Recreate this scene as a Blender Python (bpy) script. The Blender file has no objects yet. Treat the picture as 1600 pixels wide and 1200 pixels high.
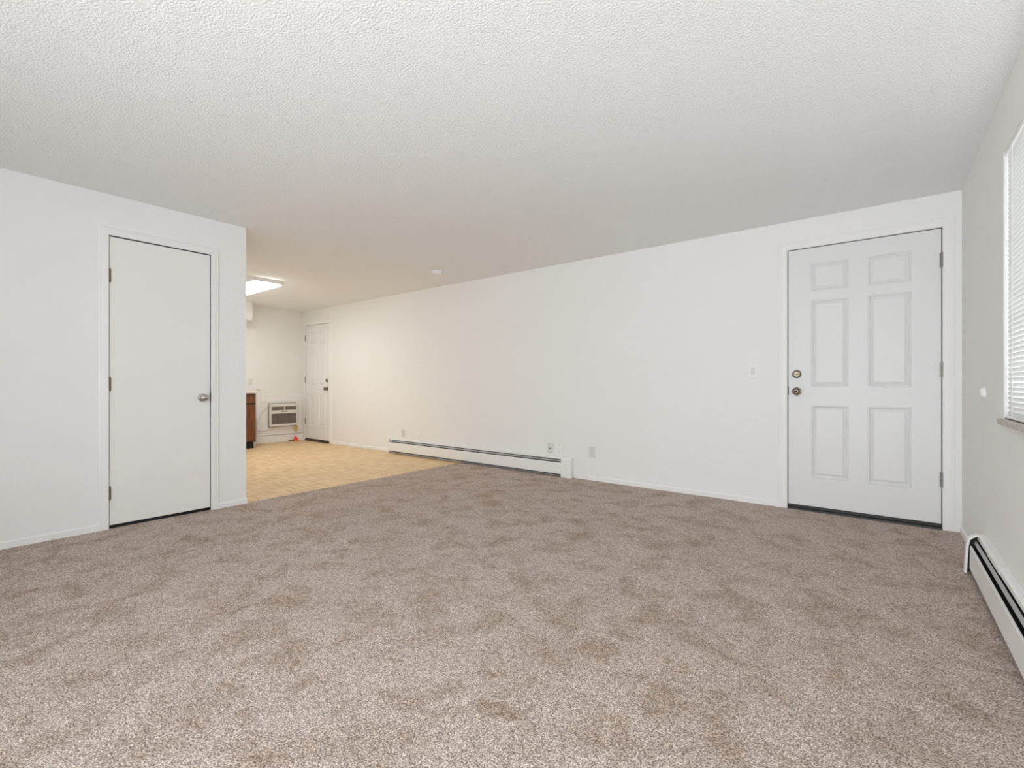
import bpy, bmesh, math, random
import numpy as np
from mathutils import Vector, Matrix
random.seed(7)
S = bpy.context.scene
C = S.collection
R = math.radians

# ------------------------------------------------------------------ camera
H = 2.34                                   # ceiling height
cam = bpy.data.cameras.new('camera')
cam.lens = 16.53; cam.sensor_width = 36.0; cam.sensor_fit = 'HORIZONTAL'
cam.clip_start = 0.02; cam.clip_end = 100; cam.shift_y = 0.0003
cam_ob = bpy.data.objects.new('camera', cam); C.objects.link(cam_ob)
cam_ob.location = (0, 0, 1.0118)
cam_ob.rotation_euler = (R(90), 0, R(38.05))
S.camera = cam_ob

# ------------------------------------------------------------------ world, lights, exposure
W = bpy.data.worlds.new('overcast_sky'); S.world = W; W.use_nodes = True
W.node_tree.nodes['Background'].inputs[0].default_value = (0.86, 0.93, 1.0, 1)
W.node_tree.nodes['Background'].inputs[1].default_value = 1.9

def area_light(name, loc, rot, sx, sy, energy, col, spread=180):
    l = bpy.data.lights.new(name, 'AREA'); l.shape = 'RECTANGLE'; l.size = sx; l.size_y = sy
    l.energy = energy; l.color = col; l.spread = R(spread)
    o = bpy.data.objects.new(name, l); C.objects.link(o); o.location = loc; o.rotation_euler = rot
    return o
# added fill, as daylight from an added, unseen window behind the camera (faces +Y)
area_light('added_rear_daylight', (-1.15, -2.16, 1.15), (R(90), 0, 0), 2.2, 1.85, 45, (0.89, 0.955, 1.0))
# daylight on the blind of the window in the right wall (faces -X)
area_light('daylight_right', (0.72, 2.12, 1.45), (R(90), 0, R(90)), 1.9, 1.25, 72, (0.93, 0.975, 1.0))
# added fill light behind the camera, aimed up like a bounced flash
area_light('added_ceiling_fill', (-0.15, -1.4, 0.62), (R(136), 0, R(-10)), 1.0, 1.0, 70, (0.89, 0.955, 1.0))
S.view_settings.view_transform = 'Standard'
S.view_settings.look = 'None'
S.view_settings.gamma = 1.0
S.view_settings.use_curve_mapping = False
S.view_settings.exposure = 0.0
S.cycles.max_bounces = 14
S.cycles.diffuse_bounces = 8
S.cycles.sample_clamp_indirect = 8.0

# ------------------------------------------------------------------ materials
def srgb(r, g, b):
    f = lambda c: (c/255/12.92) if c/255 <= .04045 else ((c/255+.055)/1.055)**2.4
    return (f(r), f(g), f(b), 1)

def mat(name, col, rough=.5, metal=0.0, bump=None, spec=.5, var=None):
    """Principled material; bump=(scale, strength, distance, detail); var=(scale, second colour, amount)."""
    m = bpy.data.materials.new(name); m.use_nodes = True
    nt = m.node_tree; b = nt.nodes['Principled BSDF']
    b.inputs['Base Color'].default_value = col
    b.inputs['Roughness'].default_value = rough
    b.inputs['Metallic'].default_value = metal
    b.inputs['Specular IOR Level'].default_value = spec
    tc = nt.nodes.new('ShaderNodeTexCoord')
    if var:
        n = nt.nodes.new('ShaderNodeTexNoise'); n.inputs['Scale'].default_value = var[0]; n.inputs['Detail'].default_value = 4
        nt.links.new(tc.outputs['Object'], n.inputs['Vector'])
        r = nt.nodes.new('ShaderNodeValToRGB'); r.color_ramp.elements[0].position = .5-var[2]; r.color_ramp.elements[1].position = .5+var[2]
        r.color_ramp.elements[0].color = col; r.color_ramp.elements[1].color = var[1]
        nt.links.new(n.outputs['Fac'], r.inputs['Fac']); nt.links.new(r.outputs['Color'], b.inputs['Base Color'])
    if bump:
        n = nt.nodes.new('ShaderNodeTexNoise'); n.inputs['Scale'].default_value = bump[0]; n.inputs['Detail'].default_value = bump[3]
        nt.links.new(tc.outputs['Object'], n.inputs['Vector'])
        bp = nt.nodes.new('ShaderNodeBump'); bp.inputs['Strength'].default_value = bump[1]; bp.inputs['Distance'].default_value = bump[2]
        nt.links.new(n.outputs['Fac'], bp.inputs['Height']); nt.links.new(bp.outputs['Normal'], b.inputs['Normal'])
    return m

M = {}
M['wall'] = mat('wall_paint', (.86, .857, .845, 1), .75, bump=(38, .35, .004, 3), spec=.25)
M['trim'] = mat('trim_paint', (.88, .875, .865, 1), .38, bump=(60, .05, .002, 2))
M['door'] = mat('door_paint', (.775, .775, .78, 1), .42, bump=(25, .04, .002, 2))
M['kitchen_door'] = mat('kitchen_door_paint', (.85, .845, .84, 1), .42, bump=(25, .04, .002, 2))
M['closet_door'] = mat('closet_door_paint', (.86, .845, .82, 1), .42, bump=(25, .04, .002, 2))
M['heater'] = mat('heater_enamel', (.86, .855, .84, 1), .35)
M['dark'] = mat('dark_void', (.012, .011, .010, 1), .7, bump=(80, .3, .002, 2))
M['damper'] = mat('grey_damper_metal', (.42, .42, .42, 1), .45, .2)
M['nickel'] = mat('satin_nickel', (.52, .49, .45, 1), .24, 1.0)
M['brass'] = mat('antique_brass', (.23, .19, .135, 1), .33, 1.0)
M['bronze'] = mat('bronze_hinge', (.20, .13, .075, 1), .38, .85, var=(90, (.10, .06, .035, 1), .2))
M['steel'] = mat('dull_steel', (.30, .275, .25, 1), .36, .9)
M['black_rubber'] = mat('black_threshold', (.018, .016, .015, 1), .5)
M['brown_rubber'] = mat('brown_threshold', (.045, .028, .02, 1), .5)
M['white_plastic'] = mat('white_plastic', (.87, .86, .85, 1), .35)
M['ivory_plastic'] = mat('ivory_plastic', (.73, .70, .66, 1), .4)
M['grey_plastic'] = mat('grey_plastic', (.74, .73, .72, 1), .4)
M['ac_body'] = mat('ac_plastic', (.80, .775, .72, 1), .42)
M['ac_grille'] = mat('ac_grille', (.36, .30, .26, 1), .5)
M['slot'] = mat('slot_dark', (.05, .045, .04, 1), .6)
M['laminate'] = mat('counter_laminate', (.80, .74, .66, 1), .35, var=(120, (.70, .63, .55, 1), .2))
M['yellow'] = mat('mustard_card', (.62, .42, .08, 1), .6)
M['red'] = mat('red_plastic', (.92, .075, .03, 1), .35)
M['grey_dark'] = mat('grey_rubber', (.22, .19, .16, 1), .5)
M['cord'] = mat('pale_cord', (.74, .69, .62, 1), .5)
M['stone'] = mat('speckled_sill_stone', (.60, .56, .50, 1), .45, var=(60, (.40, .36, .31, 1), .16), bump=(60, .3, .002, 4))
M['vinyl_frame'] = mat('white_window_frame', (.82, .82, .82, 1), .35)

def popcorn():
    m = mat('sprayed_ceiling_texture', (.93, .93, .925, 1), .9, spec=.1)
    nt = m.node_tree; b = nt.nodes['Principled BSDF']; tc = nt.nodes['Texture Coordinate']
    v = nt.nodes.new('ShaderNodeTexNoise'); v.inputs['Scale'].default_value = 115; v.inputs['Detail'].default_value = 3; v.inputs['Roughness'].default_value = .55
    nt.links.new(tc.outputs['Object'], v.inputs['Vector'])
    r = nt.nodes.new('ShaderNodeMapRange'); r.inputs['From Min'].default_value = .38; r.inputs['From Max'].default_value = .66
    nt.links.new(v.outputs['Fac'], r.inputs['Value'])
    bp = nt.nodes.new('ShaderNodeBump'); bp.inputs['Strength'].default_value = .6; bp.inputs['Distance'].default_value = .006
    nt.links.new(r.outputs['Result'], bp.inputs['Height']); nt.links.new(bp.outputs['Normal'], b.inputs['Normal'])
    return m
M['ceiling'] = popcorn()

def carpet():
    m = mat('beige_cut_pile', (.4, .33, .29, 1), .95, spec=.1)
    nt = m.node_tree; b = nt.nodes['Principled BSDF']; tc = nt.nodes['Texture Coordinate']
    N = lambda t: nt.nodes.new(t)
    n1 = N('ShaderNodeTexNoise'); n1.inputs['Scale'].default_value = 205; n1.inputs['Detail'].default_value = 3; n1.inputs['Roughness'].default_value = .65
    nt.links.new(tc.outputs['Object'], n1.inputs['Vector'])
    r1 = N('ShaderNodeValToRGB'); e = r1.color_ramp.elements
    e[0].position = .38; e[0].color = srgb(124, 107, 95)
    e[1].position = .63; e[1].color = srgb(240, 228, 219)
    k = e.new(.5); k.color = srgb(190, 174, 165)
    nt.links.new(n1.outputs['Fac'], r1.inputs['Fac'])
    # foot marks and vacuum strokes: shading of the leaning pile coloured in as patches
    n2 = N('ShaderNodeTexNoise'); n2.inputs['Scale'].default_value = 5.0; n2.inputs['Detail'].default_value = 5; n2.inputs['Roughness'].default_value = .62; n2.inputs['Distortion'].default_value = .6
    nt.links.new(tc.outputs['Object'], n2.inputs['Vector'])
    r2 = N('ShaderNodeValToRGB'); e = r2.color_ramp.elements
    e[0].position = .35; e[0].color = (.75, .705, .65, 1)
    e[1].position = .54; e[1].color = (1, 1, 1, 1)
    nt.links.new(n2.outputs['Fac'], r2.inputs['Fac'])
    mx = N('ShaderNodeMixRGB'); mx.blend_type = 'MULTIPLY'; mx.inputs['Fac'].default_value = .9
    nt.links.new(r1.outputs['Color'], mx.inputs['Color1']); nt.links.new(r2.outputs['Color'], mx.inputs['Color2'])
    n3 = N('ShaderNodeTexNoise'); n3.inputs['Scale'].default_value = 6.5; n3.inputs['Detail'].default_value = 5; n3.inputs['Roughness'].default_value = .6; n3.inputs['Distortion'].default_value = 1.0
    nt.links.new(tc.outputs['Object'], n3.inputs['Vector'])
    r3 = N('ShaderNodeValToRGB'); e = r3.color_ramp.elements
    e[0].position = .58; e[0].color = (1, 1, 1, 1)
    e[1].position = .72; e[1].color = (.76, .69, .60, 1)
    nt.links.new(n3.outputs['Fac'], r3.inputs['Fac'])
    mx3 = N('ShaderNodeMixRGB'); mx3.blend_type = 'MULTIPLY'; mx3.inputs['Fac'].default_value = .85
    nt.links.new(mx.outputs['Color'], mx3.inputs['Color1']); nt.links.new(r3.outputs['Color'], mx3.inputs['Color2'])
    # tufts clump: a coarser grain that still reads at the far end of the room
    n4 = N('ShaderNodeTexNoise'); n4.inputs['Scale'].default_value = 62; n4.inputs['Detail'].default_value = 2; n4.inputs['Roughness'].default_value = .7
    nt.links.new(tc.outputs['Object'], n4.inputs['Vector'])
    r4 = N('ShaderNodeValToRGB'); e = r4.color_ramp.elements
    e[0].position = .34; e[0].color = (.80, .78, .76, 1)
    e[1].position = .62; e[1].color = (1.22, 1.22, 1.22, 1)
    nt.links.new(n4.outputs['Fac'], r4.inputs['Fac'])
    mx4 = N('ShaderNodeMixRGB'); mx4.blend_type = 'MULTIPLY'; mx4.inputs['Fac'].default_value = 1
    nt.links.new(mx3.outputs['Color'], mx4.inputs['Color1']); nt.links.new(r4.outputs['Color'], mx4.inputs['Color2'])
    nt.links.new(mx4.outputs['Color'], b.inputs['Base Color'])
    bp = N('ShaderNodeBump'); bp.inputs['Strength'].default_value = .8; bp.inputs['Distance'].default_value = .006
    nt.links.new(n1.outputs['Fac'], bp.inputs['Height']); nt.links.new(bp.outputs['Normal'], b.inputs['Normal'])
    return m
M['carpet'] = carpet()

def vinyl():
    """Sheet vinyl printed as pale parquet: squares of strips that turn by a quarter from square to square."""
    m = mat('parquet_print_vinyl', (.7, .5, .27, 1), .42, spec=.4)
    nt = m.node_tree; b = nt.nodes['Principled BSDF']; tc = nt.nodes['Texture Coordinate']
    N = lambda t: nt.nodes.new(t); L = nt.links.new
    ck = N('ShaderNodeTexChecker'); ck.inputs['Scale'].default_value = 1/.152
    ck.inputs['Color1'].default_value = (0, 0, 0, 1); ck.inputs['Color2'].default_value = (1, 1, 1, 1)
    L(tc.outputs['Object'], ck.inputs['Vector'])
    cols = []
    for rot in (0, 90):
        mp = N('ShaderNodeMapping'); mp.inputs['Rotation'].default_value = (0, 0, R(rot))
        L(tc.outputs['Object'], mp.inputs['Vector'])
        br = N('ShaderNodeTexBrick'); br.offset = 0
        br.inputs['Color1'].default_value = srgb(238, 211, 166); br.inputs['Color2'].default_value = srgb(216, 181, 130)
        br.inputs['Mortar'].default_value = srgb(198, 160, 110)
        br.inputs['Scale'].default_value = 1; br.inputs['Brick Width'].default_value = .152; br.inputs['Row Height'].default_value = .0304
        br.inputs['Mortar Size'].default_value = .0012; br.inputs['Bias'].default_value = 0
        L(mp.outputs['Vector'], br.inputs['Vector']); cols.append(br)
    mx = N('ShaderNodeMixRGB'); L(ck.outputs['Fac'], mx.inputs['Fac']); L(cols[0].outputs['Color'], mx.inputs['Color1']); L(cols[1].outputs['Color'], mx.inputs['Color2'])
    L(mx.outputs['Color'], b.inputs['Base Color'])
    n = N('ShaderNodeTexNoise'); n.inputs['Scale'].default_value = 30; L(tc.outputs['Object'], n.inputs['Vector'])
    bp = N('ShaderNodeBump'); bp.inputs['Strength'].default_value = .08; bp.inputs['Distance'].default_value = .003
    L(n.outputs['Fac'], bp.inputs['Height']); L(bp.outputs['Normal'], b.inputs['Normal'])
    return m
M['vinyl'] = vinyl()

def wood():
    m = mat('stained_cabinet_wood', (.15, .06, .025, 1), .4)
    nt = m.node_tree; b = nt.nodes['Principled BSDF']; tc = nt.nodes['Texture Coordinate']
    mp = nt.nodes.new('ShaderNodeMapping'); mp.inputs['Scale'].default_value = (20, 20, 1.5)
    n = nt.nodes.new('ShaderNodeTexNoise'); n.inputs['Scale'].default_value = 3; n.inputs['Detail'].default_value = 6
    r = nt.nodes.new('ShaderNodeValToRGB'); r.color_ramp.elements[0].position = .3; r.color_ramp.elements[1].position = .7
    r.color_ramp.elements[0].color = srgb(84, 44, 22); r.color_ramp.elements[1].color = srgb(132, 80, 44)
    nt.links.new(tc.outputs['Object'], mp.inputs['Vector']); nt.links.new(mp.outputs['Vector'], n.inputs['Vector'])
    nt.links.new(n.outputs['Fac'], r.inputs['Fac']); nt.links.new(r.outputs['Color'], b.inputs['Base Color'])
    return m
M['wood'] = wood()
M['wood_shade'] = mat('cabinet_frame_shade', srgb(62, 33, 18), .5)  # cabinet wood darkened to paint the shade between the fronts

def glass():
    m = bpy.data.materials.new('window_glass'); m.use_nodes = True
    nt = m.node_tree; nt.nodes.remove(nt.nodes['Principled BSDF'])
    t = nt.nodes.new('ShaderNodeBsdfTransparent'); g = nt.nodes.new('ShaderNodeBsdfGlossy'); g.inputs['Roughness'].default_value = .02
    fr = nt.nodes.new('ShaderNodeFresnel'); fr.inputs['IOR'].default_value = 1.45
    mx = nt.nodes.new('ShaderNodeMixShader')
    nt.links.new(fr.outputs[0], mx.inputs[0]); nt.links.new(t.outputs[0], mx.inputs[1]); nt.links.new(g.outputs[0], mx.inputs[2])
    nt.links.new(mx.outputs[0], nt.nodes['Material Output'].inputs[0])
    return m
M['glass'] = glass()

def slat():
    m = bpy.data.materials.new('blind_vinyl'); m.use_nodes = True
    nt = m.node_tree; b = nt.nodes['Principled BSDF']
    b.inputs['Base Color'].default_value = (.86, .87, .86, 1); b.inputs['Roughness'].default_value = .4
    t = nt.nodes.new('ShaderNodeBsdfTranslucent'); t.inputs['Color'].default_value = (.88, .90, .90, 1)
    mx = nt.nodes.new('ShaderNodeMixShader'); mx.inputs[0].default_value = .16
    nt.links.new(b.outputs[0], mx.inputs[1]); nt.links.new(t.outputs[0], mx.inputs[2])
    nt.links.new(mx.outputs[0], nt.nodes['Material Output'].inputs[0])
    return m
M['slat'] = slat()

def lens():
    m = mat('lit_diffuser', (.9, .88, .82, 1), .5)
    b = m.node_tree.nodes['Principled BSDF']
    b.inputs['Emission Color'].default_value = (.95, .985, 1.0, 1); b.inputs['Emission Strength'].default_value = 19.5
    return m
M['lens'] = lens()

# ------------------------------------------------------------------ mesh helpers
def box(bm, x0, x1, y0, y1, z0, z1, bev=0.0, seg=1):
    g = bmesh.ops.create_cube(bm, size=1.0)
    vs = g['verts']
    for v in vs:
        v.co = Vector(((x0+x1)/2 + v.co.x*(x1-x0), (y0+y1)/2 + v.co.y*(y1-y0), (z0+z1)/2 + v.co.z*(z1-z0)))
    if bev > 0:
        es = list({e for v in vs for e in v.link_edges})
        bmesh.ops.bevel(bm, geom=es, offset=bev, segments=seg, affect='EDGES', profile=.5)
    return bm

def B(*a, **k):
    bm = bmesh.new(); box(bm, *a, **k); return bm

def frame_of(axis):
    a = Vector(axis).normalized()
    u = Vector((0, 0, 1)).cross(a)
    if u.length < 1e-4: u = Vector((1, 0, 0))
    u.normalize(); return a, u, a.cross(u)

def lathe(bm, origin, axis, prof, n=28):
    """prof: list of (distance along axis, radius)."""
    a, u, v = frame_of(axis); o = Vector(origin); rings = []
    for d, r in prof:
        if r < 1e-5: rings.append([bm.verts.new(o+a*d)]); continue
        rings.append([bm.verts.new(o+a*d+(u*math.cos(2*math.pi*i/n)+v*math.sin(2*math.pi*i/n))*r) for i in range(n)])
    for p, q in zip(rings, rings[1:]):
        for i in range(n):
            j = (i+1) % n
            if len(p) == 1 and len(q) == 1: continue
            if len(p) == 1: bm.faces.new((p[0], q[j], q[i]))
            elif len(q) == 1: bm.faces.new((p[i], p[j], q[0]))
            else: bm.faces.new((p[i], p[j], q[j], q[i]))
    for ring, flip in ((rings[0], True), (rings[-1], False)):
        if len(ring) > 2: bm.faces.new(ring[::-1] if flip else ring)
    return bm

def tube(bm, pts, r, n=8, sub=6):
    P = [Vector(p) for p in pts]; path = []
    for i in range(len(P)-1):                       # Catmull-Rom
        p0, p1, p2, p3 = P[max(i-1, 0)], P[i], P[i+1], P[min(i+2, len(P)-1)]
        for k in range(sub):
            t = k/sub
            path.append(.5*((2*p1)+(p2-p0)*t+(2*p0-5*p1+4*p2-p3)*t*t+(3*p1-p0-3*p2+p3)*t**3))
    path.append(P[-1]); rings = []
    for i, p in enumerate(path):
        a, u, v = frame_of(path[min(i+1, len(path)-1)]-path[max(i-1, 0)])
        rings.append([bm.verts.new(p+(u*math.cos(2*math.pi*k/n)+v*math.sin(2*math.pi*k/n))*r) for k in range(n)])
    for p, q in zip(rings, rings[1:]):
        for k in range(n):
            bm.faces.new((p[k], p[(k+1) % n], q[(k+1) % n], q[k]))
    bm.faces.new(rings[0][::-1]); bm.faces.new(rings[-1])
    return bm

def prism(bm, prof, axis, a0, a1):
    """Closed 2-D profile swept along 'x' or 'y'; prof holds (other horizontal axis, z)."""
    mk = (lambda s, p: (s, p[0], p[1])) if axis == 'x' else (lambda s, p: (p[0], s, p[1]))
    A = [bm.verts.new(mk(a0, p)) for p in prof]; Bv = [bm.verts.new(mk(a1, p)) for p in prof]
    n = len(prof)
    for i in range(n):
        bm.faces.new((A[i], A[(i+1) % n], Bv[(i+1) % n], Bv[i]))
    bm.faces.new(A[::-1]); bm.faces.new(Bv)
    bmesh.ops.recalc_face_normals(bm, faces=bm.faces[:])
    return bm

def strip(pts, t):
    """Open polyline in 2-D given a thickness t: closed profile (sheet metal)."""
    P = [Vector((p[0], p[1])) for p in pts]; off = []
    for i, p in enumerate(P):
        d = (P[min(i+1, len(P)-1)]-P[max(i-1, 0)]).normalized()
        off.append(p+Vector((-d.y, d.x))*t)
    return [tuple(p) for p in P]+[tuple(p) for p in off[::-1]]

def tag(o, label=None, cat=None, group=None, kind=None):
    if label: o['label'] = label
    if cat: o['category'] = cat
    if group: o['group'] = group
    if kind: o['kind'] = kind
    return o

def make(name, bm, m, parent=None, smooth=False, origin=None):
    """Links one mesh object. bm is in world coordinates; the object's origin is its own base."""
    bmesh.ops.recalc_face_normals(bm, faces=bm.faces[:])
    if origin is None:
        lo = [min(v.co[i] for v in bm.verts) for i in range(3)]; hi = [max(v.co[i] for v in bm.verts) for i in range(3)]
        origin = Vector(((lo[0]+hi[0])/2, (lo[1]+hi[1])/2, lo[2]))
    origin = Vector(origin)
    for v in bm.verts: v.co -= origin
    if smooth:
        for f in bm.faces: f.smooth = True
    me = bpy.data.meshes.new(name); bm.to_mesh(me); bm.free()
    me.materials.append(m)
    if smooth: 
        try: me.set_sharp_from_angle(angle=R(40))
        except Exception: pass
    o = bpy.data.objects.new(name, me); C.objects.link(o)
    if parent:
        o.parent = parent; w = Vector((0, 0, 0)); p = parent
        while p: w += p.location; p = p.parent
        o.location = origin-w
    else: o.location = origin
    return o

def empty(name, loc):
    o = bpy.data.objects.new(name, None); C.objects.link(o); o.location = loc; o.empty_display_size = .1
    return o

def struct(name, bm, m, label, cat, **k):
    return tag(make(name, bm, m, **k), label, cat, None, 'structure')

# ------------------------------------------------------------------ room shell
YL, XR, XC, XF, YC, YR, T = 4.4257, 0.4407, -4.2453, -8.352, 1.755, -2.0, 0.12
EDGE = -4.262                               # carpet / vinyl line
# floor
fl = struct('floor', B(XF-.2, XR+.2, YR-.2, YL+.2, -.14, -.02), M['dark'], 'subfloor under the carpet and the vinyl of the whole flat', 'floor')
make('carpet', B(EDGE, XR+.02, YR, YL+.02, -.02, 0, bev=.004), M['carpet'], fl)['label'] = 'beige speckled cut-pile carpet'
make('vinyl_flooring', B(XF-.02, EDGE-.001, YC-.1, YL+.02, -.02, -.006), M['vinyl'], fl)['label'] = 'honey coloured parquet print sheet vinyl'
struct('ceiling', B(XF-.2, XR+.2, YR-.2, YL+.2, H, H+.1), M['ceiling'], 'white sprayed-texture ceiling over living room and kitchen', 'ceiling')

# door openings: (x0, x1, top) of leaf
FD = (-.591, .3365, .040, 2.099)            # front door leaf x0, x1, z0, z1
KD = (-8.226, -7.436, .040, 2.066)          # kitchen door leaf
CD = (.856, 1.482, .024, 2.048)             # closet door leaf (y0, y1)
G = .005                                    # gap round a leaf
J = .022                                    # jamb thickness
def wall_x(y0, y1, xs, openings, z1=H):     # wall running along x
    bm = bmesh.new(); x = xs[0]
    for a, b, t in sorted(openings):
        box(bm, x, a, y0, y1, -.02, z1); box(bm, a, b, y0, y1, t, z1); x = b
    box(bm, x, xs[1], y0, y1, -.02, z1); return bm
O = lambda d: (d[0]-G-J, d[1]+G+J, d[3]+G+J)
struct('wall_back', wall_x(YL, YL+T, (XF-T, XR+T), [O(FD), O(KD)]), M['wall'], 'long white wall with the front door and the baseboard heater', 'wall')
bm = bmesh.new(); o = O(CD)
box(bm, XC-.1, XC, YR, o[0], -.02, H); box(bm, XC-.1, XC, o[0], o[1], o[2], H); box(bm, XC-.1, XC, o[1], YC, -.02, H)
struct('wall_left', bm, M['wall'], 'white wall at the left with the flat closet door', 'wall')
struct('wall_kitchen', B(XF, XC-.1, YC-.1, YC, -.02, H), M['wall'], 'white return wall between closet and kitchen', 'wall')
struct('wall_far', B(XF-T, XF, YC-.1, YL, -.02, H), M['wall'], 'white kitchen end wall with the air conditioner', 'wall')
WY0, WY1, WZ0, WZ1 = 1.20, 3.048, .858, 2.063   # window in the right wall
bm = bmesh.new()
box(bm, XR, XR+T+.04, YR, WY0, -.02, H); box(bm, XR, XR+T+.04, WY1, YL+T, -.02, H)
box(bm, XR, XR+T+.04, WY0, WY1, -.02, WZ0); box(bm, XR, XR+T+.04, WY0, WY1, WZ1, H)
struct('wall_right', bm, M['wall'], 'white wall at the right with the blinded window', 'wall')
RX0, RX1, RZ0, RZ1 = -2.3, 0.0, .2, 2.1          # added, unseen window behind the camera
struct('wall_front', (lambda bm: [box(bm, XC-.1, RX0, YR-T, YR, -.02, H), box(bm, RX1, XR+T, YR-T, YR, -.02, H), box(bm, RX0, RX1, YR-T, YR, -.02, RZ0), box(bm, RX0, RX1, YR-T, YR, RZ1, H)] and bm)(bmesh.new()), M['wall'], 'white wall behind the camera with a wide added window', 'wall')
struct('wall_closet', B(XC-.75, XC-.65, .4, YC-.1, -.02, H), M['wall'], 'inner wall of the closet behind its shut door', 'wall')
struct('wall_soffit', B(XF, -7.99, YC, 3.402, 2.052, H), M['wall'], 'white boxed soffit under the kitchen ceiling', 'wall')

# baseboards
def base_prof(h=.05, t=.011): return [(0, 0), (-t, 0), (-t, h-.008), (-t*.45, h), (0, h)]
def base_x(name, x0, x1, label):
    struct(name, prism(bmesh.new(), [(YL+p, z-.004) for p, z in base_prof()], 'x', x0, x1), M['trim'], label, 'baseboard')
base_x('baseboard_back', KD[1]+.058, -5.775, 'short white baseboard between kitchen door and long heater')
base_x('baseboard_back', -2.60, FD[0]-.068, 'white baseboard between the long heater and the front door')
base_x('baseboard_back', FD[1]+.068, XR, 'stub of white baseboard between front door and corner')
def base_y(name, x, sgn, y0, y1, label, h=.05):
    struct(name, prism(bmesh.new(), [(x-sgn*p, z-.004) for p, z in base_prof(h)], 'y', y0, y1), M['trim'], label, 'baseboard')
base_y('baseboard_left', XC, 1, YR, CD[0]-.061, 'white baseboard left of the closet door')
base_y('baseboard_left', XC, 1, CD[1]+.055, YC+.004, 'short white baseboard right of the closet door')
base_y('baseboard_right', XR, -1, 3.52, YL-.012, 'white baseboard in the right corner beside the heater')
base_y('baseboard_far', XF, 1, YC, YL, 'white baseboard under the air conditioner on the kitchen wall', .115)

# ------------------------------------------------------------------ doors
def rect_ring(bm, m3, rects):
    """Nested rectangles [(inset, depth)...] of a base rect -> surface of strips plus the last field. m3(a, b, d)."""
    rings = [[bm.verts.new(m3(*c, d)) for c in cs] for cs, d in rects]
    for p, q in zip(rings, rings[1:]):
        for i in range(4): bm.faces.new((p[i], p[(i+1) % 4], q[(i+1) % 4], q[i]))
    bm.faces.new(rings[-1])

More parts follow.
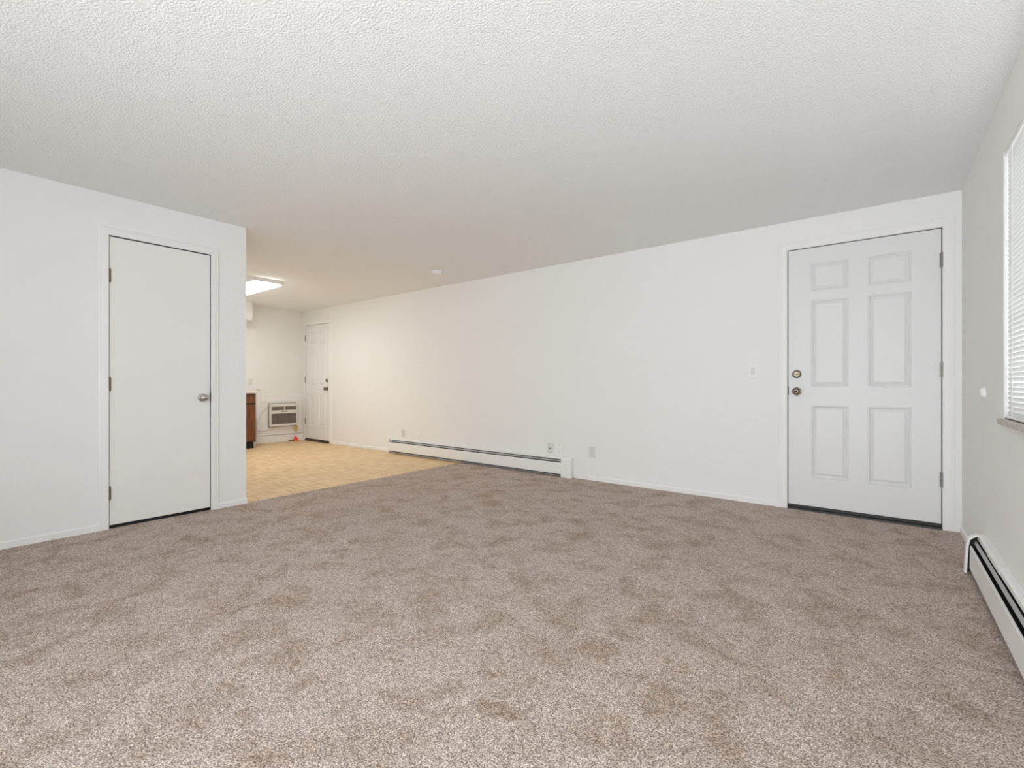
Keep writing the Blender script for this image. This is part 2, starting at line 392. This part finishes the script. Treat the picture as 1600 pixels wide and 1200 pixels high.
def door_x(name, d, panels, label, hinge_left, cols, knob_mat, hinge_mat, thr_mat, casw, paint):
    """Door in the long wall; the room is at smaller y. d = leaf x0, x1, z0, z1."""
    x0, x1, z0, z1 = d
    r = tag(empty(name, ((x0+x1)/2, YL, 0)), label, 'door', None, 'structure')
    F = YL-.001                                             # face of the leaf
    bm = bmesh.new()                                        # leaf with an opening for every pressed panel
    xs = sorted({x0, x1, *[p[0] for p in panels], *[p[1] for p in panels]})
    zs = sorted({z0, z1, *[p[2] for p in panels], *[p[3] for p in panels]})
    vt = {}
    g = lambda x, z: vt.setdefault((x, z), bm.verts.new((x, F, z)))
    for i in range(len(xs)-1):
        for k in range(len(zs)-1):
            cx, cz = (xs[i]+xs[i+1])/2, (zs[k]+zs[k+1])/2
            if any(p[0] < cx < p[1] and p[2] < cz < p[3] for p in panels): continue
            bm.faces.new((g(xs[i], zs[k]), g(xs[i+1], zs[k]), g(xs[i+1], zs[k+1]), g(xs[i], zs[k+1])))
    box(bm, x0, x1, F+.012, F+.044, z0, z1)
    for a, b in (((x0, z0), (x1, z0)), ((x1, z0), (x1, z1)), ((x1, z1), (x0, z1)), ((x0, z1), (x0, z0))):
        q = [bm.verts.new((a[0], F, a[1])), bm.verts.new((b[0], F, b[1])), bm.verts.new((b[0], F+.02, b[1])), bm.verts.new((a[0], F+.02, a[1]))]
        bm.faces.new(q)
    leaf = make('door_leaf', bm, paint, r)
    for a0, a1, b0, b1 in panels:                           # pressed panels: bead, cove, raised field
        bm = bmesh.new()
        def rc(i, dpt): return [(a0+i, b0+i), (a1-i, b0+i), (a1-i, b1-i), (a0+i, b1-i)], dpt
        rect_ring(bm, lambda a, b, dd: (a, F+dd, b), [rc(0, 0), rc(.004, -.004), rc(.010, -.0035), rc(.016, .006), rc(.022, .0085), rc(.036, .001), rc(.040, .0)])
        make('panel', bm, paint, leaf)
    # jamb lining, stop and casing
    bm = bmesh.new(); ja, jb, jt = x0-G, x1+G, z1+G
    box(bm, ja-J, ja, YL+.001, YL+T, 0, jt+J); box(bm, jb, jb+J, YL+.001, YL+T, 0, jt+J); box(bm, ja, jb, YL+.001, YL+T, jt, jt+J)
    box(bm, ja, ja+.02, YL+.05, YL+.09, 0, jt); box(bm, jb-.02, jb, YL+.05, YL+.09, 0, jt); box(bm, ja, jb, YL+.05, YL+.09, jt-.02, jt)
    make('jamb', bm, M['dark'], r)  # lining near-black, so the shade round the leaf is in its colour
    w = casw; t = .016
    prof = [(0, 0), (0, -t*.75), (.006, -t), (w*.55, -t*.9), (w-.004, -t*.6), (w, -t*.45), (w, 0)]
    def casing(seq):                                        # mitred leg/head: profile placed at both ends
        bm = bmesh.new(); A = [bm.verts.new(seq(0, p)) for p in prof]; Bq = [bm.verts.new(seq(1, p)) for p in prof]
        n = len(prof)
        for i in range(n): bm.faces.new((A[i], A[(i+1) % n], Bq[(i+1) % n], Bq[i]))
        bm.faces.new(A[::-1]); bm.faces.new(Bq); make('casing', bm, M['trim'], r)
    casing(lambda e, p: (ja-p[0], YL+p[1], 0 if e == 0 else jt+p[0]))
    casing(lambda e, p: (jb+p[0], YL+p[1], 0 if e == 0 else jt+p[0]))
    casing(lambda e, p: (ja-p[0] if e == 0 else jb+p[0], YL+p[1], jt+p[0]))
    if thr_mat:
        bm = bmesh.new()
        prism(bm, [(YL-.022, 0), (YL-.020, .012), (YL-.004, .020), (YL-.003, z0-.003), (YL+.10, z0-.003), (YL+.10, 0)], 'x', ja, jb)
        make('threshold', bm, thr_mat, r)['label'] = 'dark threshold strip'
    hx = ja+G/2 if hinge_left else jb-G/2
    for hz in cols['hinges']:
        bm = bmesh.new()
        for k in range(5): lathe(bm, (hx, YL-.010, hz-.05+k*.02+.0006), (0, 0, 1), [(0, .0072), (.0188, .0072)], 12)
        lathe(bm, (hx, YL-.010, hz+.05), (0, 0, 1), [(0, .006), (.004, .006), (.007, 0)], 12)
        lathe(bm, (hx, YL-.010, hz-.05), (0, 0, -1), [(0, .006), (.004, .006), (.007, 0)], 12)
        box(bm, hx-.012, hx+.012, YL-.006, YL-.003, hz-.05, hz+.05)
        make('hinge', bm, hinge_mat, r, smooth=True)
    kx = cols['knob_x']
    kn = cols['knob_z']
    rose = make('doorknob', lathe(bmesh.new(), (kx, F, kn), (0, -1, 0), [(-.004, .033), (.004, .033), (.010, .028), (.012, .016), (.024, .0135), (.030, .018), (.036, .0255), (.046, .0285), (.056, .0255), (.0615, .0185), (.062, .012)]), knob_mat, r, smooth=True)
    make('key_cylinder', lathe(bmesh.new(), (kx, F-.0605, kn), (0, -1, 0), [(0, .0105), (.0032, .0105), (.0036, .008), (.0036, 0)], 20), M['dark'], rose, smooth=True)
    db = make('deadbolt', lathe(bmesh.new(), (kx, F, cols['bolt_z']), (0, -1, 0), [(-.004, .0325), (.006, .0325), (.013, .028), (.016, .022), (.0155, .018)]), knob_mat, r, smooth=True)
    bm = bmesh.new(); box(bm, kx-.019, kx+.019, F-.030, F-.014, cols['bolt_z']-.0045, cols['bolt_z']+.0045, bev=.003, seg=2)
    make('thumb_turn', bm, knob_mat, db)
    sx = x0-.001 if not hinge_left else x1+.001
    make('strike_plate', B(sx-.006, sx+.004, YL-.004, YL+.002, kn-.028, kn+.034, bev=.001), M['dark'], r)
    return r

PN = lambda a0, a1, b0, b1, zz: [(a0, a1, *z) for z in zz]+[(b0, b1, *z) for z in zz]
zz = [(.268, .848), (.992, 1.682), (1.752, 1.976)]
door_x('door_1', FD, PN(-.434, -.190, -.074, .178, zz), 'white six-panel front door with brass knob at the right of the long wall', False,
       dict(hinges=(1.877, 1.114, .349), knob_x=-.531, knob_z=.955, bolt_z=1.094), M['brass'], M['steel'], M['black_rubber'], .066, M['door'])
zz = [(.268, .838), (.985, 1.655), (1.725, 1.945)]
door_x('door_2', KD, PN(-8.095, -7.885, -7.785, -7.57, zz), 'white six-panel kitchen back door in the far corner', True,
       dict(hinges=(1.846, 1.093, .347), knob_x=-7.515, knob_z=.934, bolt_z=1.078), M['brass'], M['steel'], M['brown_rubber'], .058, M['kitchen_door'])

# closet door (flat slab) in the left wall; the room is at larger x
y0, y1, z0, z1 = CD
r = tag(empty('door_3', (XC, (y0+y1)/2, 0)), 'plain flat white closet door in the left wall', 'door', None, 'structure')
make('door_leaf', B(XC-.036, XC-.001, y0, y1, z0, z1, bev=.0015), M['closet_door'], r)
bm = bmesh.new(); ja, jb, jt = y0-G, y1+G, z1+G+.002
for a, b, c, d in ((ja-J, ja, 0, jt+J), (jb, jb+J, 0, jt+J), (ja, jb, jt, jt+J)): box(bm, XC-.1, XC-.001, a, b, c, d)
box(bm, XC-.09, XC-.05, ja, ja+.02, 0, jt); box(bm, XC-.09, XC-.05, jb-.02, jb, 0, jt); box(bm, XC-.09, XC-.05, ja, jb, jt-.02, jt)
make('jamb', bm, M['dark'], r)  # shade of the gap round the leaf coloured into the lining
make('floor_shade_strip', B(XC-.09, XC-.012, ja, jb, .0005, .004), M['dark'], r)['label'] = 'dark strip standing for the shade under the closet door'  # near-black strip painted as the shade below the leaf
w = .056; t = .014
prof = [(0, 0), (0, t*.7), (.006, t), (w*.5, t*.9), (w*.8, t*.75), (w*.84, t*.95), (w-.003, t*.8), (w, t*.5), (w, 0)]
def casing_y(seq):
    bm = bmesh.new(); A = [bm.verts.new(seq(0, p)) for p in prof]; Bq = [bm.verts.new(seq(1, p)) for p in prof]; n = len(prof)
    for i in range(n): bm.faces.new((A[i], A[(i+1) % n], Bq[(i+1) % n], Bq[i]))
    bm.faces.new(A[::-1]); bm.faces.new(Bq); make('casing', bm, M['trim'], r)
casing_y(lambda e, p: (XC+p[1], ja-p[0], 0 if e == 0 else jt+p[0]))
casing_y(lambda e, p: (XC+p[1], jb+p[0], 0 if e == 0 else jt+p[0]))
casing_y(lambda e, p: (XC+p[1], ja-p[0] if e == 0 else jb+p[0], jt+p[0]))
for hz in (1.773, 1.012, .248):
    bm = bmesh.new()
    for k in range(5): lathe(bm, (XC+.006, ja+G/2, hz-.045+k*.018+.0006), (0, 0, 1), [(0, .0062), (.0168, .0062)], 12)
    lathe(bm, (XC+.006, ja+G/2, hz+.045), (0, 0, 1), [(0, .005), (.004, .0055), (.008, 0)], 12)
    lathe(bm, (XC+.006, ja+G/2, hz-.045), (0, 0, -1), [(0, .005), (.004, .0055), (.008, 0)], 12)
    box(bm, XC, XC+.003, ja+G/2-.009, ja+G/2+.009, hz-.045, hz+.045)
    make('hinge', bm, M['bronze'], r, smooth=True)
ky, kz = 1.428, .906
kb = make('doorknob', lathe(bmesh.new(), (XC, ky, kz), (1, 0, 0), [(-.004, .033), (.003, .033), (.008, .030), (.011, .016), (.026, .0125), (.032, .018), (.038, .0245), (.048, .0268), (.058, .0245), (.064, .018), (.066, .009), (.0655, 0)]), M['nickel'], r, smooth=True)
make('strike_plate', B(XC-.002, XC+.004, y1-.001, y1+.011, kz-.030, kz+.042, bev=.001), M['dark'], r)

# ------------------------------------------------------------------ right window with its blind and stone sill
r = tag(empty('window_1', (XR+.1, (WY0+WY1)/2, WZ0)), 'window in the right wall behind a closed white blind', 'window', None, 'structure')
bm = bmesh.new(); fx0, fx1 = XR+.085, XR+.125
for a, b, c, d in ((WY0, WY0+.045, WZ0, WZ1), (WY1-.045, WY1, WZ0, WZ1), (WY0, WY1, WZ0, WZ0+.045), (WY0, WY1, WZ1-.045, WZ1), ((WY0+WY1)/2-.025, (WY0+WY1)/2+.025, WZ0, WZ1)):
    box(bm, fx0, fx1, a, b, c, d, bev=.003)
make('window_frame', bm, M['vinyl_frame'], r)
for a, b in ((WY0+.045, (WY0+WY1)/2-.025), ((WY0+WY1)/2+.025, WY1-.045)):
    make('window_pane', B(XR+.103, XR+.107, a, b, WZ0+.045, WZ1-.045), M['glass'], r)
sl = make('window_sill', B(XR-.021, XR+.085, WY0, WY1+.002, WZ0-.027, WZ0, bev=.004, seg=2), M['stone'], r)
sl['label'] = 'speckled grey stone sill'

bl = tag(empty('window_blind', (XR+.016, (WY0+WY1)/2, WZ0)), 'closed white mini blind of narrow horizontal slats in the right window', 'blind')
by0, by1, bx = WY0+.006, WY1-.010, XR+.016
make('headrail', B(bx-.014, bx+.022, by0, by1, WZ1-.026, WZ1-.002, bev=.002), M['white_plastic'], bl)
zt, zb = WZ1-.036, WZ0+.022
n = int(round((zt-zb)/.0212)); pitch = (zt-zb)/n
bm = bmesh.new(); prof = []
for k in range(7):                                          # curved slat section, tilted almost shut
    s = (k/6-.5)*.0255; c = .0022*(1-(2*(k/6)-1)**2)
    a = R(74); prof.append((-(s*math.cos(a)+c*math.sin(a)), s*math.sin(a)-c*math.cos(a)))
prism(bm, strip(prof, .0006), 'y', -(by1-by0)/2, (by1-by0)/2)
sm = bpy.data.meshes.new('slat'); bmesh.ops.recalc_face_normals(bm, faces=bm.faces[:]); bm.to_mesh(sm); bm.free(); sm.materials.append(M['slat'])
for k in range(n+1):
    o = bpy.data.objects.new('slat', sm); C.objects.link(o); o.parent = bl
    o.location = Vector((bx, (by0+by1)/2, zb+k*pitch))-bl.location
make('bottom_rail', B(bx-.012, bx+.012, by0, by1, WZ0+.0005, WZ0+.012, bev=.003), M['white_plastic'], bl)
for yy in (WY0+.16, (WY0+WY1)/2, WY1-.16, WY1-.06):
    bm = bmesh.new()
    for dx in (-.0135, .0135): tube(bm, [(bx+dx, yy, WZ0+.012), (bx+dx, yy, WZ1-.02)], .0009, 6, 1)
    make('ladder_cord', bm, M['white_plastic'], bl)
make('side_stop', B(XR+.002, XR+.012, WY1-.0085, WY1-.0005, WZ0+.02, WZ1-.004), M['white_plastic'], bl)

# unseen window added behind the camera to let in fill light
r = tag(empty('added_window', ((RX0+RX1)/2, YR-T/2, RZ0)), 'added unseen wide window in the wall behind the camera', 'window', None, 'structure')
bm = bmesh.new()
for a, b, c, d in ((RX0, RX0+.05, RZ0, RZ1), (RX1-.05, RX1, RZ0, RZ1), (RX0, RX1, RZ0, RZ0+.05), (RX0, RX1, RZ1-.05, RZ1), ((RX0+RX1)/2-.03, (RX0+RX1)/2+.03, RZ0, RZ1)):
    box(bm, a, b, YR-.09, YR-.04, c, d, bev=.003)
make('window_frame', bm, M['vinyl_frame'], r)
for a, b in ((RX0+.05, (RX0+RX1)/2-.03), ((RX0+RX1)/2+.03, RX1-.05)):
    make('window_pane', B(a, b, YR-.067, YR-.063, RZ0+.05, RZ1-.05), M['glass'], r)

# ------------------------------------------------------------------ baseboard heaters
def heater(name, axis, wall, sgn, a0, a1, label, gap=.02):
    """Hydronic baseboard heater along 'x' or 'y'. Room side of the wall is wall - sgn*depth."""
    P = lambda pts: [(wall-sgn*p, z) for p, z in pts]
    mid = (a0+a1)/2
    r = tag(empty(name, (mid, wall, 0) if axis == 'x' else (wall, mid, 0)), label, 'heater')
    make('back_plate', prism(bmesh.new(), P([(0, .006), (.003, .006), (.003, .2), (0, .2)]), axis, a0+.005, a1-.005), M['dark'], r)  # shade inside the housing put into the plate's near-black colour
    make('hood', prism(bmesh.new(), P(strip([(.001, .214), (.022, .2125), (.030, .206), (.0315, .189)], .0015)), axis, a0+.01, a1-.01), M['heater'], r)
    make('damper', prism(bmesh.new(), P(strip([(.037, .180), (.041, .176), (.046, .166)], .0015)), axis, a0+.02, a1-.02), M['damper'], r)['label'] = 'grey damper blade'
    make('front_panel', prism(bmesh.new(), P(strip([(.058, .150), (.0595, .156), (.0625, .157), (.0645, .153), (.066, .040), (.062, .032), (.050, .034)], .0015)), axis, a0+.02, a1-gap), M['heater'], r)
    bm = bmesh.new()
    if axis == 'x': tube(bm, [(a0+.02, wall-sgn*.035, .09), (a1-.02, wall-sgn*.035, .09)], .012, 10, 1)
    else: tube(bm, [(wall-sgn*.035, a0+.02, .09), (wall-sgn*.035, a1-.02, .09)], .012, 10, 1)
    make('heating_pipe', bm, M['bronze'], r)
    bm = bmesh.new(); k = int((a1-a0-.3)/.012)               # thin upright fins on the pipe
    for i in range(k):
        s = a0+.15+i*.012
        q = P([(.010, .055), (.052, .055), (.052, .135), (.010, .135)])
        vs = [bm.verts.new((s, p, z) if axis == 'x' else (p, s, z)) for p, z in q]; bm.faces.new(vs)
    f = make('fins', bm, M['dark'], r); f['kind'] = 'stuff'  # fins near-black too, interior shade in their colour
    return r, P
hx0, hx1 = -5.77, -2.612
r, P = heater('baseboard_heater', 'x', YL, 1, hx0, hx1, 'long white baseboard heater at the foot of the long wall')
out = [(0, 0), (.069, 0), (.069, .150), (.062, .196), (.052, .2155), (0, .2175)]
make('end_cap', prism(bmesh.new(), P(out), 'x', hx0, hx0+.035), M['heater'], r)
make('end_cap', prism(bmesh.new(), P(out), 'x', hx1-.125, hx1), M['heater'], r)
r, P = heater('baseboard_heater', 'y', XR, 1, -1.2, 3.505, 'white baseboard heater running along the right wall under the window', .05)
# the far cap is a loose bent plate that stands away from the front panel
bm = bmesh.new()
prism(bm, [(XR-p, z) for p, z in strip([(.001, .2165), (.040, .2155), (.056, .206), (.072, .188), (.079, .150), (.086, .004)], -.010)], 'y', 3.468, 3.508)
pass
make('end_cap', bm, M['heater'], r)
make('end_cap', prism(bmesh.new(), P(out), 'y', -1.2, -1.1), M['heater'], r)
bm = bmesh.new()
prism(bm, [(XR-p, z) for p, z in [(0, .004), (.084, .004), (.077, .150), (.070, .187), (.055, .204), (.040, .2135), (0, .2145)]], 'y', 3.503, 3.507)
make('shade_plate', bm, M['dark'], r)['label'] = 'dark plate standing for the shade inside the far cap'  # near-black plate colours in the shade of the open cap
make('joint_cover', prism(bmesh.new(), P(strip([(.001, .2155), (.022, .214), (.0315, .207), (.033, .187)], .0015)), 'y', 2.9, 3.2), M['heater'], r)

# ------------------------------------------------------------------ wall plates
def plate_x(name, x, z, w, h, m, label, cat, group=None):
    r = tag(empty(name, (x, YL, z-h/2)), label, cat, group)
    make('cover_plate', B(x-w/2, x+w/2, YL-.006, YL, z-h/2, z+h/2, bev=.003, seg=2), m, r)
    return r
def screw(x, z, m, r, rad=.0035): make('screw', lathe(bmesh.new(), (x, YL-.0055, z), (0, -1, 0), [(0, rad), (.0016, rad*.8), (.002, 0)], 10), m, r)
def receptacles(x, z, m, r):
    for s in (-1, 1):
        bm = lathe(bmesh.new(), (x, YL-.0055, z+s*.0195), (0, -1, 0), [(0, .0165), (.0015, .0165)], 20)
        f = make('receptacle', bm, m, r)
        bm = bmesh.new()
        for dx in (-.0065, .0065): box(bm, x+dx-.0012, x+dx+.0012, YL-.0075, YL-.0068, z+s*.0195-.001, z+s*.0195+.0075)
        lathe(bm, (x, YL-.0068, z+s*.0195-.0075), (0, -1, 0), [(0, .0026), (.0007, .0026)], 10)
        make('slots', bm, M['slot'], f)
r = plate_x('power_outlet', -5.478, .298, .072, .116, M['ivory_plastic'], 'ivory duplex outlet above the left end of the long heater', 'outlet')
receptacles(-5.478, .298, M['ivory_plastic'], r); screw(-5.478, .298, M['steel'], r)
r = tag(empty('blank_cover', (-5.171, YL, .26)), 'small round white blank cover above the long heater', 'wall plate')
make('disc', lathe(bmesh.new(), (-5.171, YL, .294), (0, -1, 0), [(0, .042), (.004, .042), (.008, .036), (.010, .02), (.010, 0)]), M['white_plastic'], r, smooth=True)
screw(-5.171, .294, M['steel'], r)
r = plate_x('cable_plate', -2.917, .293, .074, .116, M['grey_plastic'], 'light grey coaxial cable plate above the right end of the long heater', 'outlet')
make('cable_socket', lathe(bmesh.new(), (-2.917, YL-.005, .293), (0, -1, 0), [(0, .008), (.003, .008), (.003, .005), (.011, .005), (.011, .002)], 14), M['steel'], r)
make('core_hole', lathe(bmesh.new(), (-2.917, YL-.0161, .293), (0, -1, 0), [(0, .0045), (.0005, .0045)], 10), M['slot'], r)
screw(-2.917, .335, M['steel'], r); screw(-2.917, .251, M['steel'], r)
r = plate_x('blank_plate', -2.796, .298, .078, .120, M['white_plastic'], 'white blank plate with two screws beside the coaxial plate', 'wall plate')
screw(-2.796, .340, M['slot'], r); screw(-2.796, .256, M['slot'], r)
r = plate_x('power_outlet', -2.389, .296, .076, .120, M['grey_plastic'], 'light grey duplex outlet on the long wall right of the heater', 'outlet')
receptacles(-2.389, .296, M['grey_plastic'], r); screw(-2.389, .296, M['steel'], r)
r = plate_x('light_switch', -.853, 1.126, .074, .118, M['white_plastic'], 'white rocker light switch beside the front door', 'switch')
make('switch_frame', B(-.853-.0175, -.853+.0175, YL-.0072, YL-.005, 1.126-.034, 1.126+.034, bev=.0008), M['white_plastic'], r)
bm = bmesh.new(); prism(bm, [(YL-.0065, 1.095), (YL-.0085, 1.095), (YL-.0115, 1.157), (YL-.0065, 1.157)], 'x', -.853-.0155, -.853+.0155)
make('rocker', bm, M['grey_plastic'], r)
screw(-.853, 1.174, M['white_plastic'], r, .003); screw(-.853, 1.078, M['white_plastic'], r, .003)

# round bumper for the door knob on the right wall
r = tag(empty('wall_bumper', (XR, 3.53, .94)), 'round white door-knob bumper on the right wall near the corner', 'door stop')
make('dome', lathe(bmesh.new(), (XR, 3.53, .966), (-1, 0, 0), [(0, .030), (.005, .031), (.014, .027), (.021, .017), (.0215, .012), (.018, .006), (.0175, 0)]), M['white_plastic'], r, smooth=True)

# smoke detector
r = tag(empty('smoke_detector', (-4.093, 3.803, H-.04)), 'round white smoke detector on the ceiling near the long wall', 'smoke detector')
make('mounting_base', lathe(bmesh.new(), (-4.093, 3.803, H), (0, 0, -1), [(0, .066), (.010, .066), (.011, .060)], 32), M['white_plastic'], r, smooth=True)
make('housing', lathe(bmesh.new(), (-4.093, 3.803, H-.011), (0, 0, -1), [(0, .058), (.016, .056), (.024, .048), (.027, .030), (.027, 0)], 32), M['white_plastic'], r, smooth=True)

# ------------------------------------------------------------------ kitchen
# ceiling fixture
lx0, lx1, ly0, ly1 = -7.33, -6.09, 2.61, 2.95
r = tag(empty('ceiling_light', ((lx0+lx1)/2, (ly0+ly1)/2, H-.07)), 'lit rectangular fluorescent fixture on the kitchen ceiling', 'ceiling light')
make('fixture_pan', B(lx0-.012, lx1+.012, ly0-.012, ly1+.012, H-.045, H, bev=.004), M['white_plastic'], r)
prof = [((ly0+ly1)/2-.5*(ly1-ly0)+q, z) for q, z in [(.002, H-.044), (.004, H-.050), (.02, H-.066), (.17, H-.072), (.32, H-.066), (.336, H-.050), (.338, H-.044)]]
make('diffuser', prism(bmesh.new(), prof, 'x', lx0, lx1), M['lens'], r)['label'] = 'glowing wraparound lens'


# base cabinet with its counter
r = tag(empty('base_cabinet', (-8.07, 2.9, 0)), 'dark stained wood base cabinet showing beyond the closet corner', 'cabinet')
cx = -7.80; cy1 = 3.377; cy0 = 2.45
make('carcass', B(XF+.012, cx-.02, cy0, cy1, .098, .868), M['wood_shade'], r)
make('toe_kick', B(XF+.012, cx-.075, cy0, cy1-.012, -.006, .098), M['dark'], r)['label'] = 'black toe kick'
def shaker(name, a0, a1, b0, b1):
    bm = bmesh.new(); box(bm, cx-.02, cx-.006, a0, a1, b0, b1)
    s = .055 if name == 'door' else .03
    for q in ((a0, a0+s, b0, b1), (a1-s, a1, b0, b1), (a0+s, a1-s, b0, b0+s), (a0+s, a1-s, b1-s, b1)): box(bm, cx-.008, cx, q[0], q[1], q[2], q[3], bev=.002)
    return make(name, bm, M['wood'], r)
for a0, a1 in ((cy0+.01, 2.905), (2.925, cy1-.010)):
    shaker('drawer_front', a0, a1, .715, .850); shaker('door', a0, a1, .115, .690)
r = tag(empty('countertop', (-8.06, 2.9, .868)), 'pale laminate countertop on the dark wood cabinet', 'countertop')
make('slab', B(XF+.012, cx+.022, cy0, cy1+.018, .868, .905, bev=.006, seg=2), M['laminate'], r)
make('backsplash', B(XF, XF+.012, cy0, cy1+.018, .868, .985), M['laminate'], r)

# board beside the air conditioner panel
r = tag(empty('trim_1', (XF, 3.65, 0)), 'upright white board on the kitchen wall left of the air conditioner', 'trim', None, 'structure')
make('board', B(XF, XF+.018, 3.617, 3.683, .0, .918, bev=.002), M['trim'], r)
make('cap', B(XF, XF+.030, 3.622, 3.680, .918, .934, bev=.002), M['laminate'], r)
r = tag(empty('trim_2', (XF, 4.05, .124)), 'white infill panel round the air conditioner on the kitchen wall', 'trim', None, 'structure')
make('panel', B(XF, XF+.010, 3.689, 4.412, .126, .700, bev=.0015), M['trim'], r)
make('panel', B(XF, XF+.010, 3.689, 4.412, .706, .842, bev=.0015), M['trim'], r)
make('shadow_strip', B(XF, XF+.003, 3.683, 4.418, .119, .70), M['grey_dark'], r)  # grey strip drawn as the shadow line round the panel

# through-wall air conditioner
af = XF+.075; ay0, ay1, az0, az1 = 3.812, 4.298, .279, .672
r = tag(empty('air_conditioner', (XF, (ay0+ay1)/2, az0)), 'cream through-wall air conditioner with brown grilles beside the kitchen door', 'air conditioner')
make('sleeve_shade', B(XF+.009, XF+.013, ay0-.005, ay1+.006, az0-.016, az1+.009), M['grey_dark'], r)['label'] = 'grey sheet standing for the shade in the gap round the unit'  # thin grey sheet paints the shade round the unit
make('sleeve', B(XF+.006, XF+.045, ay0+.004, ay1-.004, az0+.004, az1-.004), M['ac_body'], r)
gy0, gy1 = ay0+.026, ay1-.022
bm = bmesh.new()                                            # face plate as bars round its two grille openings
for a, b, c, d in ((ay0, gy0, az0, az1), (gy1, ay1, az0, az1), (gy0, gy1, .622, az1), (gy0, gy1, .498, .556), (gy0, gy1, az0, .316), (4.055, 4.075, .556, .622)):
    box(bm, af-.030, af, a, b, c, d, bev=.002)
make('face_plate', bm, M['ac_body'], r)
def grille(name, a0, a1, b0, b1, n, uprights):
    bm = bmesh.new(); box(bm, af-.030, af-.024, a0, a1, b0, b1)
    for i in range(n):
        z = b0+(i+.5)*(b1-b0)/n; box(bm, af-.022, af-.006, a0, a1, z-.0016, z+.0016)
    for i in range(uprights):
        y = a0+(i+1)*(a1-a0)/(uprights+1); box(bm, af-.018, af-.004, y-.0015, y+.0015, b0, b1)
    g = make(name, bm, M['ac_grille'], r); g['kind'] = 'stuff'; g['label'] = 'brown louvred grille'
grille('vent_grille', gy0, 4.055, .556, .622, 6, 8); grille('vent_grille', 4.075, gy1, .556, .622, 6, 8)
grille('intake_grille', gy0+.004, gy1-.002, .316, .498, 16, 3)
make('name_plate', B(af-.002, af+.003, 4.005, 4.11, .528, .544, bev=.001), M['grey_dark'], r)
make('control_button', B(af-.002, af+.004, 4.262, 4.274, .530, .542, bev=.001), M['grey_dark'], r)
xc = XF+.022
make('power_cord', tube(bmesh.new(), [(af-.05, 3.815, .640), (xc, 3.79, .618), (xc, 3.69, .495), (xc+.006, 3.625, .36), (xc+.008, 3.61, .28), (xc+.006, 3.64, .225), (xc, 3.72, .205), (xc, 3.80, .225), (xc+.01, 3.85, .272)], .0045), M['cord'], r, smooth=True)
make('drain_hose', tube(bmesh.new(), [(af-.045, 4.290, .662), (xc+.008, 4.322, .60), (xc+.008, 4.330, .46), (xc+.008, 4.322, .31), (xc+.012, 4.306, .25)], .004), M['cord'], r, smooth=True)

r = tag(empty('hanging_tag', (XF+.035, 4.285, .155)), 'mustard yellow tag hanging at the lower right corner of the air conditioner', 'tag')
bm = bmesh.new(); box(bm, XF+.03, XF+.05, 4.262, 4.312, .165, .268, bev=.006, seg=2); make('tag_body', bm, M['yellow'], r)
make('string', tube(bmesh.new(), [(XF+.035, 4.293, .166), (XF+.03, 4.296, .11), (XF+.03, 4.30, .045)], .0035), M['cord'], r, smooth=True)
r = tag(empty('dustpan', (XF+.06, 4.28, 0)), 'small red dustpan with grey handle on the vinyl against the kitchen wall', 'dustpan')
bm = bmesh.new()
pts = [(XF+.03, 4.235, -.005), (XF+.03, 4.315, -.005), (XF+.10, 4.322, -.005), (XF+.10, 4.225, -.005), (XF+.025, 4.272, .085), (XF+.028, 4.295, .082)]
v = [bm.verts.new(p) for p in pts]
for f in ((0, 1, 2, 3), (0, 4, 5, 1), (1, 5, 2), (0, 3, 4), (3, 2, 5, 4)): bm.faces.new([v[i] for i in f])
bmesh.ops.bevel(bm, geom=bm.edges[:], offset=.006, segments=2, affect='EDGES')
make('pan', bm, M['red'], r)
make('handle', tube(bmesh.new(), [(XF+.075, 4.225, .010), (XF+.075, 4.18, .010), (XF+.08, 4.135, .012)], .013), M['grey_dark'], r, smooth=True)
# small plate over the counter
r = tag(empty('power_outlet', (XF, 3.518, .995)), 'white outlet plate on the kitchen wall above the counter', 'outlet')
make('cover_plate', B(XF, XF+.006, 3.518-.036, 3.518+.036, .995, 1.11, bev=.003, seg=2), M['grey_plastic'], r)
for s in (-1, 1): make('receptacle', lathe(bmesh.new(), (XF+.0055, 3.518, 1.0525+s*.0195), (1, 0, 0), [(0, .0165), (.0015, .0165)], 16), M['ivory_plastic'], r)
